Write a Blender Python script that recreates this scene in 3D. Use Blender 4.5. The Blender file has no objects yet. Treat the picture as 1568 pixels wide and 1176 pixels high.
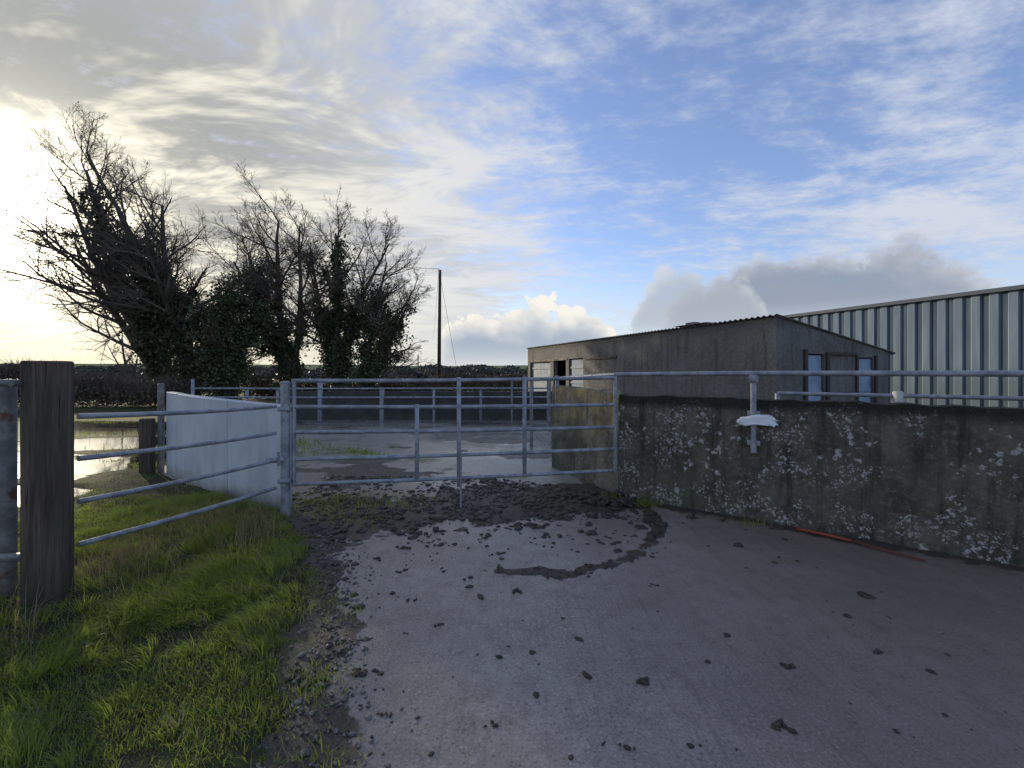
import bpy, math, random
import numpy as np
from mathutils import Vector, Matrix
random.seed(7); rng=np.random.default_rng(7)
SC=bpy.context.scene
COL=SC.collection
# ------------------------------------------------------------------ helpers
def link(o,parent=None):
    COL.objects.link(o)
    if parent: o.parent=parent
    return o
def empty(name,loc=(0,0,0)):
    e=bpy.data.objects.new(name,None); e.empty_display_size=.2
    COL.objects.link(e); return e
class MB:
    def __init__(s): s.v=[];s.f=[];s.m=[]
    def add(s,vs,fs,mi=0):
        o=len(s.v); s.v+= [tuple(v) for v in vs]
        s.f+=[tuple(i+o for i in f) for f in fs]; s.m+=[mi]*len(fs)
    def build(s,name,mats,smooth=True,parent=None,angle=None):
        me=bpy.data.meshes.new(name); me.from_pydata(s.v,[],s.f)
        for m in mats: me.materials.append(m)
        me.polygons.foreach_set('material_index',s.m)
        me.polygons.foreach_set('use_smooth',[smooth]*len(s.f))
        me.update()
        o=bpy.data.objects.new(name,me); link(o,parent)
        if smooth and angle:
            try: me.set_sharp_from_angle(angle=math.radians(angle))
            except Exception: pass
        return o
    def tube(s,pts,r,sides=10,mi=0,cap=True):
        pts=[Vector(p) for p in pts]; n=len(pts)
        rs=r if isinstance(r,(list,tuple)) else [r]*n
        vs=[];fs=[]
        prev=None
        for i,p in enumerate(pts):
            t=(pts[min(i+1,n-1)]-pts[max(i-1,0)]).normalized()
            if prev is None:
                a=Vector((0,0,1)) if abs(t.z)<.9 else Vector((1,0,0))
                u=t.cross(a).normalized()
            else:
                u=(prev-t*prev.dot(t)).normalized()
            prev=u; w=t.cross(u)
            for k in range(sides):
                an=2*math.pi*k/sides
                vs.append(p+(u*math.cos(an)+w*math.sin(an))*rs[i])
        for i in range(n-1):
            for k in range(sides):
                a=i*sides+k;b=i*sides+(k+1)%sides
                fs.append((a,b,b+sides,a+sides))
        if cap:
            fs.append(tuple(range(sides-1,-1,-1))); fs.append(tuple((n-1)*sides+k for k in range(sides)))
        s.add(vs,fs,mi)
    def box(s,c,size,rot=0,mi=0,bev=0.0):
        hx,hy,hz=[a/2 for a in size]; b=min(bev,hx*.9,hy*.9,hz*.9)
        ca,sa=math.cos(rot),math.sin(rot)
        vs=[];fs=[]
        if b<=0:
            L=[(x,y,z) for z in(-hz,hz) for x,y in((-hx,-hy),(hx,-hy),(hx,hy),(-hx,hy))]
            fs=[(3,2,1,0),(4,5,6,7),(0,1,5,4),(1,2,6,5),(2,3,7,6),(3,0,4,7)]
        else:
            def ring(z,ins):
                x=hx-ins;y=hy-ins
                return [(-x+b,-y,z),(x-b,-y,z),(x,-y+b,z),(x,y-b,z),(x-b,y,z),(-x+b,y,z),(-x,y-b,z),(-x,-y+b,z)]
            L=ring(-hz,b*.6)+ring(-hz+b,0)+ring(hz-b,0)+ring(hz,b*.6)
            fs=[tuple(range(7,-1,-1)),tuple(range(24,32))]
            for r in range(3):
                for k in range(8):
                    a=r*8+k;q=r*8+(k+1)%8
                    fs.append((a,q,q+8,a+8))
        for x,y,z in L: vs.append((c[0]+x*ca-y*sa,c[1]+x*sa+y*ca,c[2]+z))
        s.add(vs,fs,mi)
def npmesh(name,V,F,mat,attr=None,smooth=False,parent=None):
    V=np.asarray(V,dtype=np.float32);F=np.asarray(F,dtype=np.int32)
    k=F.shape[1]
    me=bpy.data.meshes.new(name)
    me.vertices.add(len(V)); me.vertices.foreach_set('co',V.ravel())
    me.loops.add(F.size); me.loops.foreach_set('vertex_index',F.ravel())
    me.polygons.add(len(F)); me.polygons.foreach_set('loop_start',np.arange(0,F.size,k,dtype=np.int32))
    try: me.polygons.foreach_set('loop_total',np.full(len(F),k,dtype=np.int32))
    except Exception: pass
    me.polygons.foreach_set('use_smooth',np.full(len(F),smooth))
    if attr:
        for an,av in attr.items():
            a=me.attributes.new(an,'FLOAT','POINT'); a.data.foreach_set('value',np.asarray(av,dtype=np.float32))
    me.materials.append(mat); me.update(calc_edges=True); me.validate()
    o=bpy.data.objects.new(name,me); link(o,parent); return o
def _h(ix,iy,seed):
    n=(ix.astype(np.int64)*374761393+iy.astype(np.int64)*668265263+seed*1442695041)&0x7fffffff
    n=((n^(n>>13))*1274126177)&0x7fffffff
    return ((n^(n>>16))&0xffff)/65535.0
def vn(x,y,seed=0):
    x=np.asarray(x,float);y=np.asarray(y,float)
    ix=np.floor(x);iy=np.floor(y);fx=x-ix;fy=y-iy
    fx=fx*fx*(3-2*fx);fy=fy*fy*(3-2*fy)
    a=_h(ix,iy,seed);b=_h(ix+1,iy,seed);c=_h(ix,iy+1,seed);d=_h(ix+1,iy+1,seed)
    return (a*(1-fx)+b*fx)*(1-fy)+(c*(1-fx)+d*fx)*fy
def fbm(x,y,seed=0,o=4):
    r=0;a=.5;t=0
    for i in range(o):
        r=r+a*vn(x*2**i,y*2**i,seed+i*17);t+=a;a*=.5
    return r/t
def sstep(a,b,x):
    t=np.clip((x-a)/(b-a),0,1);return t*t*(3-2*t)
# ------------------------------------------------------------------ node helpers
class NT:
    def __init__(s,tree): s.t=tree;s.n=tree.nodes;s.l=tree.links
    def _in(s,sock,v):
        if v is None: return
        if hasattr(v,'is_output'): s.l.new(v,sock)
        else:
            try: sock.default_value=v
            except Exception:
                sock.default_value=tuple(v)+(1,) if len(v)==3 else v
    def math(s,op,a,b=None,c=None,clamp=False):
        n=s.n.new('ShaderNodeMath');n.operation=op;n.use_clamp=clamp
        s._in(n.inputs[0],a);s._in(n.inputs[1],b);s._in(n.inputs[2],c);return n.outputs[0]
    def vmath(s,op,a,b=None,out=0):
        n=s.n.new('ShaderNodeVectorMath');n.operation=op
        s._in(n.inputs[0],a);s._in(n.inputs[1],b);return n.outputs[out]
    def mix(s,f,a,b,blend='MIX'):
        n=s.n.new('ShaderNodeMix');n.data_type='RGBA';n.blend_type=blend
        s._in(n.inputs[0],f);s._in(n.inputs[6],a);s._in(n.inputs[7],b);return n.outputs[2]
    def ss(s,x,a,b,lo=0,hi=1):
        n=s.n.new('ShaderNodeMapRange');n.interpolation_type='SMOOTHSTEP'
        s._in(n.inputs[0],x)
        for i,v in zip((1,2,3,4),(a,b,lo,hi)): s._in(n.inputs[i],v)
        return n.outputs[0]
    def noise(s,vec,scale,detail=5,rough=.55,dist=0,col=False,dim='3D'):
        n=s.n.new('ShaderNodeTexNoise');n.noise_dimensions=dim
        if vec is not None: s.l.new(vec,n.inputs['Vector'])
        n.inputs['Scale'].default_value=scale;n.inputs['Detail'].default_value=detail
        n.inputs['Roughness'].default_value=rough;n.inputs['Distortion'].default_value=dist
        return n.outputs[1 if col else 0]
    def voro(s,vec,scale,feature='F1',rand=1):
        n=s.n.new('ShaderNodeTexVoronoi');n.feature=feature
        if vec is not None: s.l.new(vec,n.inputs['Vector'])
        n.inputs['Scale'].default_value=scale;n.inputs['Randomness'].default_value=rand
        return n.outputs[0]
    def mapping(s,vec,loc=(0,0,0),rot=(0,0,0),scale=(1,1,1)):
        n=s.n.new('ShaderNodeMapping');s.l.new(vec,n.inputs[0])
        n.inputs[1].default_value=loc;n.inputs[2].default_value=rot;n.inputs[3].default_value=scale
        return n.outputs[0]
    def attr(s,name):
        n=s.n.new('ShaderNodeAttribute');n.attribute_name=name;return n.outputs['Fac']
    def sep(s,v):
        n=s.n.new('ShaderNodeSeparateXYZ');s.l.new(v,n.inputs[0]);return n.outputs
    def comb(s,x,y,z):
        n=s.n.new('ShaderNodeCombineXYZ')
        for i,v in enumerate((x,y,z)): s._in(n.inputs[i],v)
        return n.outputs[0]
    def bump(s,h,strength=.4,dist=.02,normal=None):
        n=s.n.new('ShaderNodeBump');s.l.new(h,n.inputs['Height'])
        n.inputs['Strength'].default_value=strength;n.inputs['Distance'].default_value=dist
        if normal is not None: s.l.new(normal,n.inputs['Normal'])
        return n.outputs[0]
def newmat(name):
    m=bpy.data.materials.new(name);m.use_nodes=True
    t=NT(m.node_tree);b=m.node_tree.nodes['Principled BSDF']
    tc=t.n.new('ShaderNodeTexCoord')
    return m,t,b,tc.outputs['Object']
def setp(t,b,**k):
    for kk,v in k.items():
        t._in(b.inputs[kk.replace('_',' ')],v)
def simple(name,c1,c2,scale=8,rough=(.6,.9),bump=.3,bd=.01,metal=0,spec=.5):
    m,t,b,o=newmat(name)
    n=t.noise(o,scale,4,.6)
    f=t.ss(n,.35,.65)
    setp(t,b,Base_Color=t.mix(f,c1,c2),Roughness=t.ss(n,.3,.7,rough[0],rough[1]),Metallic=metal)
    b.inputs['Specular IOR Level'].default_value=spec
    if bump: t.l.new(t.bump(t.noise(o,scale*5,3,.7),bump,bd),b.inputs['Normal'])
    return m
# ------------------------------------------------------------------ materials
def galv(name,c1,c2,rust=.0):
    m,t,b,o=newmat(name)
    n=t.noise(o,9,4,.65);n2=t.noise(o,45,3,.7)
    c=t.mix(t.ss(n,.38,.62),c1,c2)
    c=t.mix(t.ss(n2,.58,.72,0,.55),c,(.09,.085,.075))
    if rust: c=t.mix(t.ss(t.noise(o,5,4,.7),.62-rust,.75-rust),c,(.12,.05,.02))
    setp(t,b,Base_Color=c,Metallic=.3,Roughness=t.ss(n2,.3,.7,.38,.65))
    return m
M_galv=galv('galvanised_steel',(.21,.22,.245),(.34,.355,.385))
M_galv_old=galv('galvanised_steel_weathered',(.13,.13,.135),(.22,.22,.22),.04)
m,t,b,o=newmat('weathered_timber');M_wood=m
st=t.mapping(o,scale=(16,16,.8));n=t.noise(st,2.2,6,.7,.35);n2=t.noise(o,3,4)
c=t.mix(t.ss(n,.34,.68),(.045,.033,.024),(.145,.105,.076));c=t.mix(t.ss(n2,.45,.7,0,.6),c,(.065,.072,.04))
ck=t.ss(t.noise(t.mapping(o,scale=(40,40,1.0)),2,3,.6),.62,.68);c=t.mix(ck,c,(.012,.009,.007))
c=t.mix(t.ss(t.sep(o)[2],.5,.05,0,.5),c,(.03,.028,.016))
setp(t,b,Base_Color=c,Roughness=.85);t.l.new(t.bump(n,.8,.015),b.inputs['Normal'])
def lichen_wall(name,dark,light,spots,yellow=0,top=1.18,ylow=.3,lc=(.44,.44,.41)):
    m,t,b,o=newmat(name)
    z=t.sep(o)[2]
    n=t.noise(o,2.3,6,.65);nf=t.noise(o,22,5,.75);nb=t.noise(o,.9,3,.5)
    c=t.mix(t.ss(n,.35,.68),dark,light)
    c=t.mix(t.ss(nf,.45,.75,0,.7),c,(light[0]*1.7,light[1]*1.7,light[2]*1.65))
    sx=t.mapping(o,scale=(7,7,.55));s1=t.noise(sx,1.6,5,.6)
    c=t.mix(t.ss(s1,.48,.70,0,.8),c,(dark[0]*.45,dark[1]*.47,dark[2]*.42))
    c=t.mix(t.math('MULTIPLY',t.ss(nb,.42,.62),t.ss(z,.95,.1,0,.45)),c,(.075,.085,.048))
    wn=t.noise(o,20,4,.75,col=True)
    sc_=t.vmath('SCALE',wn);sc_.node.inputs['Scale'].default_value=.11
    wob=t.vmath('ADD',o,sc_)
    for sc,th,g0 in ((6.0,.27,.51),(13,.33,.46),(31,.42,.44)):
        v=t.voro(wob,sc)
        gate=t.ss(t.noise(o,1.3+sc*.06,3,.6),g0,g0+.16,0,th*spots)
        d=t.math('SUBTRACT',gate,v)
        f=t.math('MULTIPLY',t.ss(d,0,.08),t.ss(nf,.34,.56,.15,.95))
        c=t.mix(f,c,lc)
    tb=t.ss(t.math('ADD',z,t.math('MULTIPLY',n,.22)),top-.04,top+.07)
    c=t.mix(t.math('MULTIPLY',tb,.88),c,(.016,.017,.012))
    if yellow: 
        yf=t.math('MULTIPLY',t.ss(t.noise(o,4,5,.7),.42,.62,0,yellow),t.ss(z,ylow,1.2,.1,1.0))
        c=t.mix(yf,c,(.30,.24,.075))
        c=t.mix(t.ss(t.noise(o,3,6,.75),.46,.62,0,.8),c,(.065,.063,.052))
    setp(t,b,Base_Color=c,Roughness=.9)
    b.inputs['Specular IOR Level'].default_value=.25
    h=t.math('ADD',t.math('MULTIPLY',n,.6),t.math('MULTIPLY',nf,.4))
    t.l.new(t.bump(h,1,.035),b.inputs['Normal'])
    return m
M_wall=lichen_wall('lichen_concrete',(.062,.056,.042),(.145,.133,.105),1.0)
M_ywall=lichen_wall('yellow_lichen_concrete',(.10,.10,.085),(.19,.185,.155),.6,.6,1.36)  # greyer concrete, own yellow moss denser towards the top
M_dwall=simple('dark_boundary_wall',(.035,.034,.03),(.07,.067,.06),3)
m,t,b,o=newmat('cement_render');M_render=m
n=t.noise(o,1.1,6,.65);nf=t.noise(o,14,5,.75);s1=t.noise(t.mapping(o,scale=(4,4,.4)),1.5,5,.65)
c=t.mix(t.ss(n,.35,.65),(.118,.111,.102),(.18,.17,.157));c=t.mix(t.ss(nf,.4,.75,0,.6),c,(.26,.25,.235))
c=t.mix(t.ss(s1,.48,.72,0,.7),c,(.07,.066,.06))
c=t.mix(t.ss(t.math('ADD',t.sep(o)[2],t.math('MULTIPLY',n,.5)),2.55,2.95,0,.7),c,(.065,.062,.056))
setp(t,b,Base_Color=c,Roughness=.92);b.inputs['Specular IOR Level'].default_value=.2;t.l.new(t.bump(nf,.8,.03),b.inputs['Normal'])
M_blue=simple('blue_grey_paint',(.17,.25,.35),(.27,.36,.46),3,(.5,.7),.15)
M_blue2=simple('sun_side_darkened_blue_paint',(.11,.145,.19),(.17,.21,.26),3,(.6,.8),.15)  # same door paint, colour darkened to offset strong sun on the long wall
M_darkopen=simple('dark_interior',(.01,.01,.01),(.02,.018,.016),4)
M_fibre=simple('fibre_cement_sheet',(.11,.105,.095),(.19,.18,.165),4)
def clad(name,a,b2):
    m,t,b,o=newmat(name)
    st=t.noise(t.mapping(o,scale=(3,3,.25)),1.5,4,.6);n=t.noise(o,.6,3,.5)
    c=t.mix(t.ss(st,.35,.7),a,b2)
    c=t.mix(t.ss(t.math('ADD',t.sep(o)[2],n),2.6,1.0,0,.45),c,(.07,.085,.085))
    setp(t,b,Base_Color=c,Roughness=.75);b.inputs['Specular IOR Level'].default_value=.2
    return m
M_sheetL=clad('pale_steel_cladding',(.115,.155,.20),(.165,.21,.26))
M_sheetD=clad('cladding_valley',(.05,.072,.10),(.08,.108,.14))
M_trim=simple('cladding_trim',(.05,.062,.08),(.08,.095,.12),2)
M_white=simple('white_plastic',(.7,.72,.76),(.85,.86,.88),6,(.45,.65),.3)
M_pvc=simple('grey_white_pipe',(.38,.38,.36),(.55,.55,.52),12)
M_red=simple('red_pipe',(.28,.045,.025),(.36,.08,.04),8,(.5,.7),.1)
M_reddark=simple('dull_red_pipe',(.10,.03,.02),(.16,.05,.03),8)
M_twine=simple('baler_twine',(.14,.12,.09),(.2,.18,.14),30)
M_pole=simple('creosoted_pole',(.03,.024,.018),(.07,.055,.04),5)
M_wire=simple('wire',(.03,.03,.03),(.05,.05,.05),5,bump=0)
m,t,b,o=newmat('smooth_precast_panel');M_panel=m
n=t.noise(o,2.2,5,.6);s1=t.noise(t.mapping(o,scale=(5,5,.5)),1.6,5,.6);z=t.sep(o)[2]
c=t.mix(t.ss(n,.35,.65),(.43,.47,.52),(.52,.56,.60));c=t.mix(t.ss(s1,.48,.72,0,.45),c,(.30,.32,.33))
c=t.mix(t.ss(t.math('ADD',z,t.math('MULTIPLY',n,.3)),.42,.1,0,.8),c,(.2,.19,.14))
setp(t,b,Base_Color=c,Roughness=.6)
M_bark=simple('bark',(.045,.036,.027),(.10,.08,.06),2,bump=.6,bd=.05)
M_twig=simple('twig_bark',(.075,.057,.044),(.14,.108,.08),1,bump=0)
def leafmat(name,ca,cb,trans=.3,tc_=(.2,.3,.05),rough=.5):
    m,t,b,o=newmat(name)
    v=t.attr('var');c=t.mix(v,ca,cb)
    setp(t,b,Base_Color=c,Roughness=rough);b.inputs['Specular IOR Level'].default_value=.3
    if trans>0:
        tr=t.n.new('ShaderNodeBsdfTranslucent');t._in(tr.inputs[0],t.mix(v,tc_,tuple(min(1,x*1.6) for x in tc_)))
        mx=t.n.new('ShaderNodeMixShader');mx.inputs[0].default_value=trans
        t.l.new(b.outputs[0],mx.inputs[1]);t.l.new(tr.outputs[0],mx.inputs[2])
        t.l.new(mx.outputs[0],t.n['Material Output'].inputs[0])
    return m
M_ivy=leafmat('ivy_leaves',(.032,.044,.018),(.085,.105,.045),0)
M_hedge=leafmat('hedge_foliage',(.07,.052,.032),(.15,.115,.07),0,rough=.8)
M_far=leafmat('hazed_distant_foliage',(.08,.08,.07),(.14,.13,.11),0,rough=.9)  # distance haze mixed into the paler, greyer foliage colours
M_grass=leafmat('grass_blades',(.070,.115,.024),(.26,.30,.075),.47,(.28,.36,.04),.5)
M_dry=leafmat('dry_grass',(.15,.12,.07),(.34,.28,.17),.3,(.28,.22,.10),.8)
# ------------------------------------------------------------------ geometry of the place
YB=[0,.8,1.2,1.55,2.19,3.14,3.8,4.3,4.5,6.08,14,40]
XB=[-.25,-.55,-.68,-.82,-1.09,-1.37,-1.75,-2.2,-2.55,-5.0,-9,-20]
XC=[-.05,-.36,-.50,-.57,-.80,-1.22,-1.62,-2.0,-2.3,-4.9,-8.9,-20]
def bx(Y): return np.interp(Y,YB,XB)
def cx(Y): return np.interp(Y,YB,XC)
LIMX=[-2,-1.3,-.5,.4,1.35,1.6];LIMY=[3.2,3.55,3.92,4.18,4.2,4.6]
def mudmask(X,Y):
    w=(fbm(X*3,Y*3,5)-.5);w2=fbm(X*9,Y*9,6)-.5
    dl=X-cx(Y)
    m=1-sstep(-.14,.10,dl+w*.4+w2*.15)
    m=m*(Y<5.2)
    lim=np.interp(X,LIMX,LIMY)
    b=sstep(-.12,.22,Y-lim+w*.9+w2*.5)*(1-sstep(5.0,6.2,Y+w*1.6))*(1-sstep(1.35,1.9,X))
    b=b*np.where(X<-.9,1-sstep(4.7,5.3,Y+w*1.5)*.9,1)
    r=np.hypot(X-.2,Y-4.25);an=np.degrees(np.arctan2(Y-4.25,X-.2))
    arc=(1-sstep(.03,.11,np.abs(r-1.18+w*.14+w2*.16)))*((an>-106)&(an<25))*(.55+.45*sstep(.3,.6,fbm(X*6,Y*6,3)))
    arc=np.maximum(arc,(1-sstep(.01,.05,np.abs(r-1.02+w*.15)))*((an>-60)&(an<10))*.5*(vn(X*6,Y*6,13)>.35))
    wb=(1-sstep(.05,.28,walldist(X,Y)+w*.3+w2*.2))*(X>1)*.8
    back=(Y>5)*sstep(.56,.70,fbm(X*.9,Y*1.6,41))*.7
    return np.clip(np.maximum.reduce([m,b,arc,back,wb]),0,1)
def walldist(X,Y): return -((X-1.25)*.582+(Y-4.96)*.813)
def stain_shade(X,Y):
    d=walldist(X,Y)
    s1=(1-sstep(.0,.45,d+(fbm(X*2,Y*2,9)-.5)*.6))*(X>.9)  # damp stain along the wall base
    s2=sstep(.0,2.2,X+(fbm(X*1.2,Y*1.2,19)-.5)*1.8-.15*(Y-2))*.6  # browner concrete plus tree shade painted over the right-hand ground
    return np.clip(np.maximum(s1,s2),0,1)*(Y<8)
def wetmask(X,Y):
    p=sstep(.5,.6,fbm(X*.45,Y*.95,63))*sstep(6.2,7.2,Y)
    p=np.maximum(p,np.exp(-((X+.6)/1.9)**2-((Y-9.4)/1.2)**2)*1.3)
    p=np.maximum(p,np.exp(-((X+2.6)/1.2)**2-((Y-6.0)/.8)**2)*.75)
    n=sstep(.5,.7,fbm(X*.9,Y*.9,77))*.45*(X<1.2)
    n=np.maximum(n,sstep(1.4,-.8,X)*.5)
    return np.clip(np.maximum(p,n),0,1)
def yardh(X,Y):
    m=mudmask(X,Y)
    return m*(.004+.035*np.maximum(0,fbm(X*9,Y*9,21)-.38))+.012*(fbm(X*.5,Y*.5,2)-.5)*(Y<30)
def grid(xs,ys):
    X,Y=np.meshgrid(xs,ys);nx,ny=len(xs),len(ys)
    i=np.arange(nx*ny).reshape(ny,nx)
    F=np.stack([i[:-1,:-1],i[:-1,1:],i[1:,1:],i[1:,:-1]],-1).reshape(-1,4)
    return X.ravel(),Y.ravel(),F
xs=np.concatenate([np.arange(-9,-3,.12),np.arange(-3,2.6,.025),np.arange(2.6,14.01,.12)])
ys=np.concatenate([np.arange(-3,1.0,.1),np.arange(1.0,5.8,.025),np.arange(5.8,14.5,.08),np.arange(14.5,26,.5)])
X,Y,F=grid(xs,ys)
H=yardh(X,Y)
m,t,b,o=newmat('wet_concrete');M_yard=m
mud=t.attr('mud');wet=t.attr('wet');stn_shd=t.attr('stain_shade')
n1=t.noise(o,.9,4,.6);n2=t.noise(o,7,6,.65);n3=t.noise(o,75,4,.8)
c=t.mix(t.ss(n1,.35,.65),(.25,.21,.18),(.34,.292,.255))
c=t.mix(t.ss(n2,.42,.7,0,.6),c,(.18,.148,.122))
c=t.mix(t.ss(t.sep(o)[1],5.0,6.2,0,.6),c,(.38,.355,.32))  # paler beyond the gate, sky sheen of wet concrete put into base colour
c=t.mix(t.ss(n3,.54,.68,0,.7),c,(.52,.47,.42))
c=t.mix(t.ss(n3,.46,.36,0,.75),c,(.07,.058,.048))
br=t.noise(t.mapping(o,rot=(0,0,.9),scale=(22,1.2,1)),1.6,4,.6)
c=t.mix(t.ss(br,.5,.75,0,.45),c,(.115,.093,.072))
moss=t.math('MULTIPLY',t.ss(t.sep(o)[1],4.8,6.0),t.ss(t.noise(o,.8,5,.7),.52,.62,0,.8))
c=t.mix(moss,c,(.10,.125,.045))
c=t.mix(t.math('MULTIPLY',stn_shd,.8),c,(.105,.078,.051))  # wall-base damp and painted right-hand shade, both in the colour
mm=t.ss(t.math('ADD',mud,t.math('MULTIPLY',t.math('SUBTRACT',n2,.5),1.3)),.38,.60)
mc=t.mix(t.ss(n3,.35,.7),(.026,.021,.014),(.105,.084,.057))
c=t.mix(mm,c,mc)
wm=t.ss(t.math('ADD',wet,t.math('MULTIPLY',t.math('SUBTRACT',n2,.5),.8)),.15,.95)
c=t.mix(t.math('MULTIPLY',wm,.25),c,(.10,.08,.066))
r=t.ss(n2,.3,.7,.38,.56)
r=t.math('SUBTRACT',r,t.math('MULTIPLY',wm,.34),clamp=True)
r=t.math('ADD',r,t.math('MULTIPLY',mm,.2),clamp=True)
r=t.math('ADD',r,t.math('MULTIPLY',moss,.3),clamp=True)
r=t.math('MAXIMUM',r,.06)
setp(t,b,Base_Color=c,Roughness=r)
hh=t.math('ADD',t.math('MULTIPLY',n3,.5),t.math('MULTIPLY',n2,.8));hh=t.math('MULTIPLY',hh,t.math('SUBTRACT',1.0,t.math('MULTIPLY',wm,.75)))
hh=t.math('ADD',hh,t.math('MULTIPLY',mm,t.math('MULTIPLY',n3,1.2)))
t.l.new(t.bump(hh,.6,.013),b.inputs['Normal'])
npmesh('concrete_yard',np.stack([X,Y,H],1),F,M_yard,dict(mud=mudmask(X,Y),wet=wetmask(X,Y),stain_shade=stain_shade(X,Y)),True)
m,t,b,o=newmat('pasture');M_past=m
n1=t.noise(o,.03,4,.6);n2=t.noise(o,.6,5,.7);n3=t.noise(o,9,4,.7)
c=t.mix(t.ss(n1,.4,.6),(.065,.10,.03),(.095,.105,.045));c=t.mix(t.ss(n2,.4,.7,0,.7),c,(.07,.06,.035));c=t.mix(t.ss(n3,.4,.7,0,.5),c,(.04,.055,.018))
setp(t,b,Base_Color=c,Roughness=.95);b.inputs['Specular IOR Level'].default_value=.15
t.l.new(t.bump(n3,.8,.05),b.inputs['Normal'])
xs=np.array([-1500,-600,-200,-60,-20,0,20,60,200,600,1500.]);ys=np.array([-300,-50,-5,20,40,80,200,600,1500.])
X,Y,F=grid(xs,ys);npmesh('ground',np.stack([X,Y,X*0-.04],1),F,M_past)
m,t,b,o=newmat('muddy_turf');M_turf=m
n1=t.noise(o,2.5,5,.6);n2=t.noise(o,16,5,.7)
c=t.mix(t.ss(n1,.4,.6),(.045,.050,.022),(.06,.082,.028));c=t.mix(t.ss(n2,.42,.62,0,.85),c,(.042,.033,.022))
setp(t,b,Base_Color=c,Roughness=.9);b.inputs['Specular IOR Level'].default_value=.2;t.l.new(t.bump(n2,1,.04),b.inputs['Normal'])
def vergeh(X,Y):
    d=bx(Y)-X
    h=.055*sstep(-.05,.30,d+(fbm(X*4,Y*4,12)-.5)*.3)*(1-.4*sstep(5,7,Y))+.07*(fbm(X*2.2,Y*2.2,31)-.5)*sstep(.1,.5,d)*(Y<6)-.015
    return h
PUD=[(-8.3,8.6,2.3,.75,.12),(-11.5,11.0,3.0,.9,-.08),(-7.6,6.5,1.9,.55,-.2),(-6.1,4.9,1.1,.6,.1),(-5.7,7.3,.5,.3,0),(-13.5,8.6,2.2,.9,.2),(-8.9,11.6,1.5,.4,0),(-9.6,7.0,1.2,.4,0)]
def pudd(X,Y):
    r=np.zeros_like(X)-9
    for (a,c_,sx,sy,ro) in PUD:
        u=(X-a)*math.cos(ro)+(Y-c_)*math.sin(ro);v=-(X-a)*math.sin(ro)+(Y-c_)*math.cos(ro)
        r=np.maximum(r,1.0-((u/sx)**2+(v/sy)**2)+(fbm(X*1.5,Y*2.2,91)-.5)*1.3)
    return r
xs=np.concatenate([np.arange(-22,-9,.2),np.arange(-9,-4.5,.09),np.arange(-4.5,-.2,.04)])
ys=np.concatenate([np.arange(-2,1.0,.15),np.arange(1.0,6,.04),np.arange(6,16,.1)])
X,Y,F=grid(xs,ys)
H=vergeh(X,Y)-.06*sstep(-.1,.35,pudd(X,Y))*(Y<15)
keep=(bx(Y[F[:,0]])-X[F[:,0]])>-.35
npmesh('grass_verge',np.stack([X,Y,H],1),F[keep],M_turf,None,True)
m,t,b,o=newmat('standing_water');M_water=m
setp(t,b,Base_Color=(.03,.028,.02),Roughness=.06);t.l.new(t.bump(t.noise(o,5,3),.05,.01),b.inputs['Normal'])
mb=MB()
for i,(a,c_,sx,sy,ro) in enumerate(PUD):
    zc=.017+.0015*i
    vs=[(a,c_,zc)];N=40
    for k in range(N):
        an=2*math.pi*k/N;u=1.6*sx*math.cos(an);v=1.6*sy*math.sin(an)
        vs.append((a+u*math.cos(ro)-v*math.sin(ro),c_+u*math.sin(ro)+v*math.cos(ro),zc))
    vs=[(min(x,float(bx(y))-.2),y,z) for x,y,z in vs]
    mb.add(vs,[(0,1+k,1+(k+1)%N) for k in range(N)])
mb.build('puddle_water',[M_water],False)
# ---------------- grass blades
def blades(name,P,L,W,mat,lean=.45,comb=None,var=None):
    n=len(P)
    az=rng.uniform(0,2*np.pi,n)
    ld=np.stack([np.cos(az),np.sin(az)],1)*rng.uniform(.1,1,(n,1))*lean
    if comb is not None: ld+=comb
    side=rng.uniform(0,2*np.pi,n);S=np.stack([np.cos(side),np.sin(side),np.zeros(n)],1)*W[:,None]*.5
    B=P
    D=np.concatenate([ld,np.ones((n,1))],1);D/=np.linalg.norm(D,axis=1)[:,None]
    Mid=B+D*(L*.5)[:,None]
    D2=np.concatenate([ld*2.6,np.full((n,1),.6)],1);D2/=np.linalg.norm(D2,axis=1)[:,None]
    T=Mid+D2*(L*.55)[:,None]
    V=np.stack([B-S,B+S,Mid-S*.75,Mid+S*.75,T],1).reshape(-1,3)
    i=(np.arange(n)*5)[:,None]
    F=np.concatenate([i+np.array([[0,1,3]]),i+np.array([[0,3,2]]),i+np.array([[2,3,4]])],0)
    if var is None: var=rng.uniform(0,1,n)
    return npmesh(name,V,F,mat,dict(var=np.repeat(var,5)))
def scatter(n,x0,x1,y0,y1): return rng.uniform(x0,x1,n),rng.uniform(y0,y1,n)
PX=[];PY=[]
for n,x0,x1,y0,y1 in ((170000,-4.6,-.4,1.0,4.9),(60000,-9,-2.3,4.3,9),(50000,-16,-5,7,14)):
    x,y=scatter(n,x0,x1,y0,y1);PX.append(x);PY.append(y)
x=np.concatenate(PX);y=np.concatenate(PY)
cov=sstep(.38,.54,fbm(x*2.6,y*2.6,14))
d=bx(y)-x
dens=sstep(-.05,.3,d+(fbm(x*5,y*5,8)-.5)*.7)*(.10+.90*cov)
dens*=(pudd(x,y)<.02)
dens*=np.where(y>5,.25+.75*sstep(.42,.55,fbm(x*.8,y*1.3,66)),1)
k=rng.uniform(0,1,len(x))<dens
x=x[k];y=y[k];z=vergeh(x,y)
far=1-.45*sstep(3.2,6,y)
L=rng.uniform(.025,.065,len(x))*far*(.6+.8*fbm(x*3,y*3,71))
W=rng.uniform(.0025,.005,len(x))*(1+sstep(4,8,y)*2)
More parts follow.
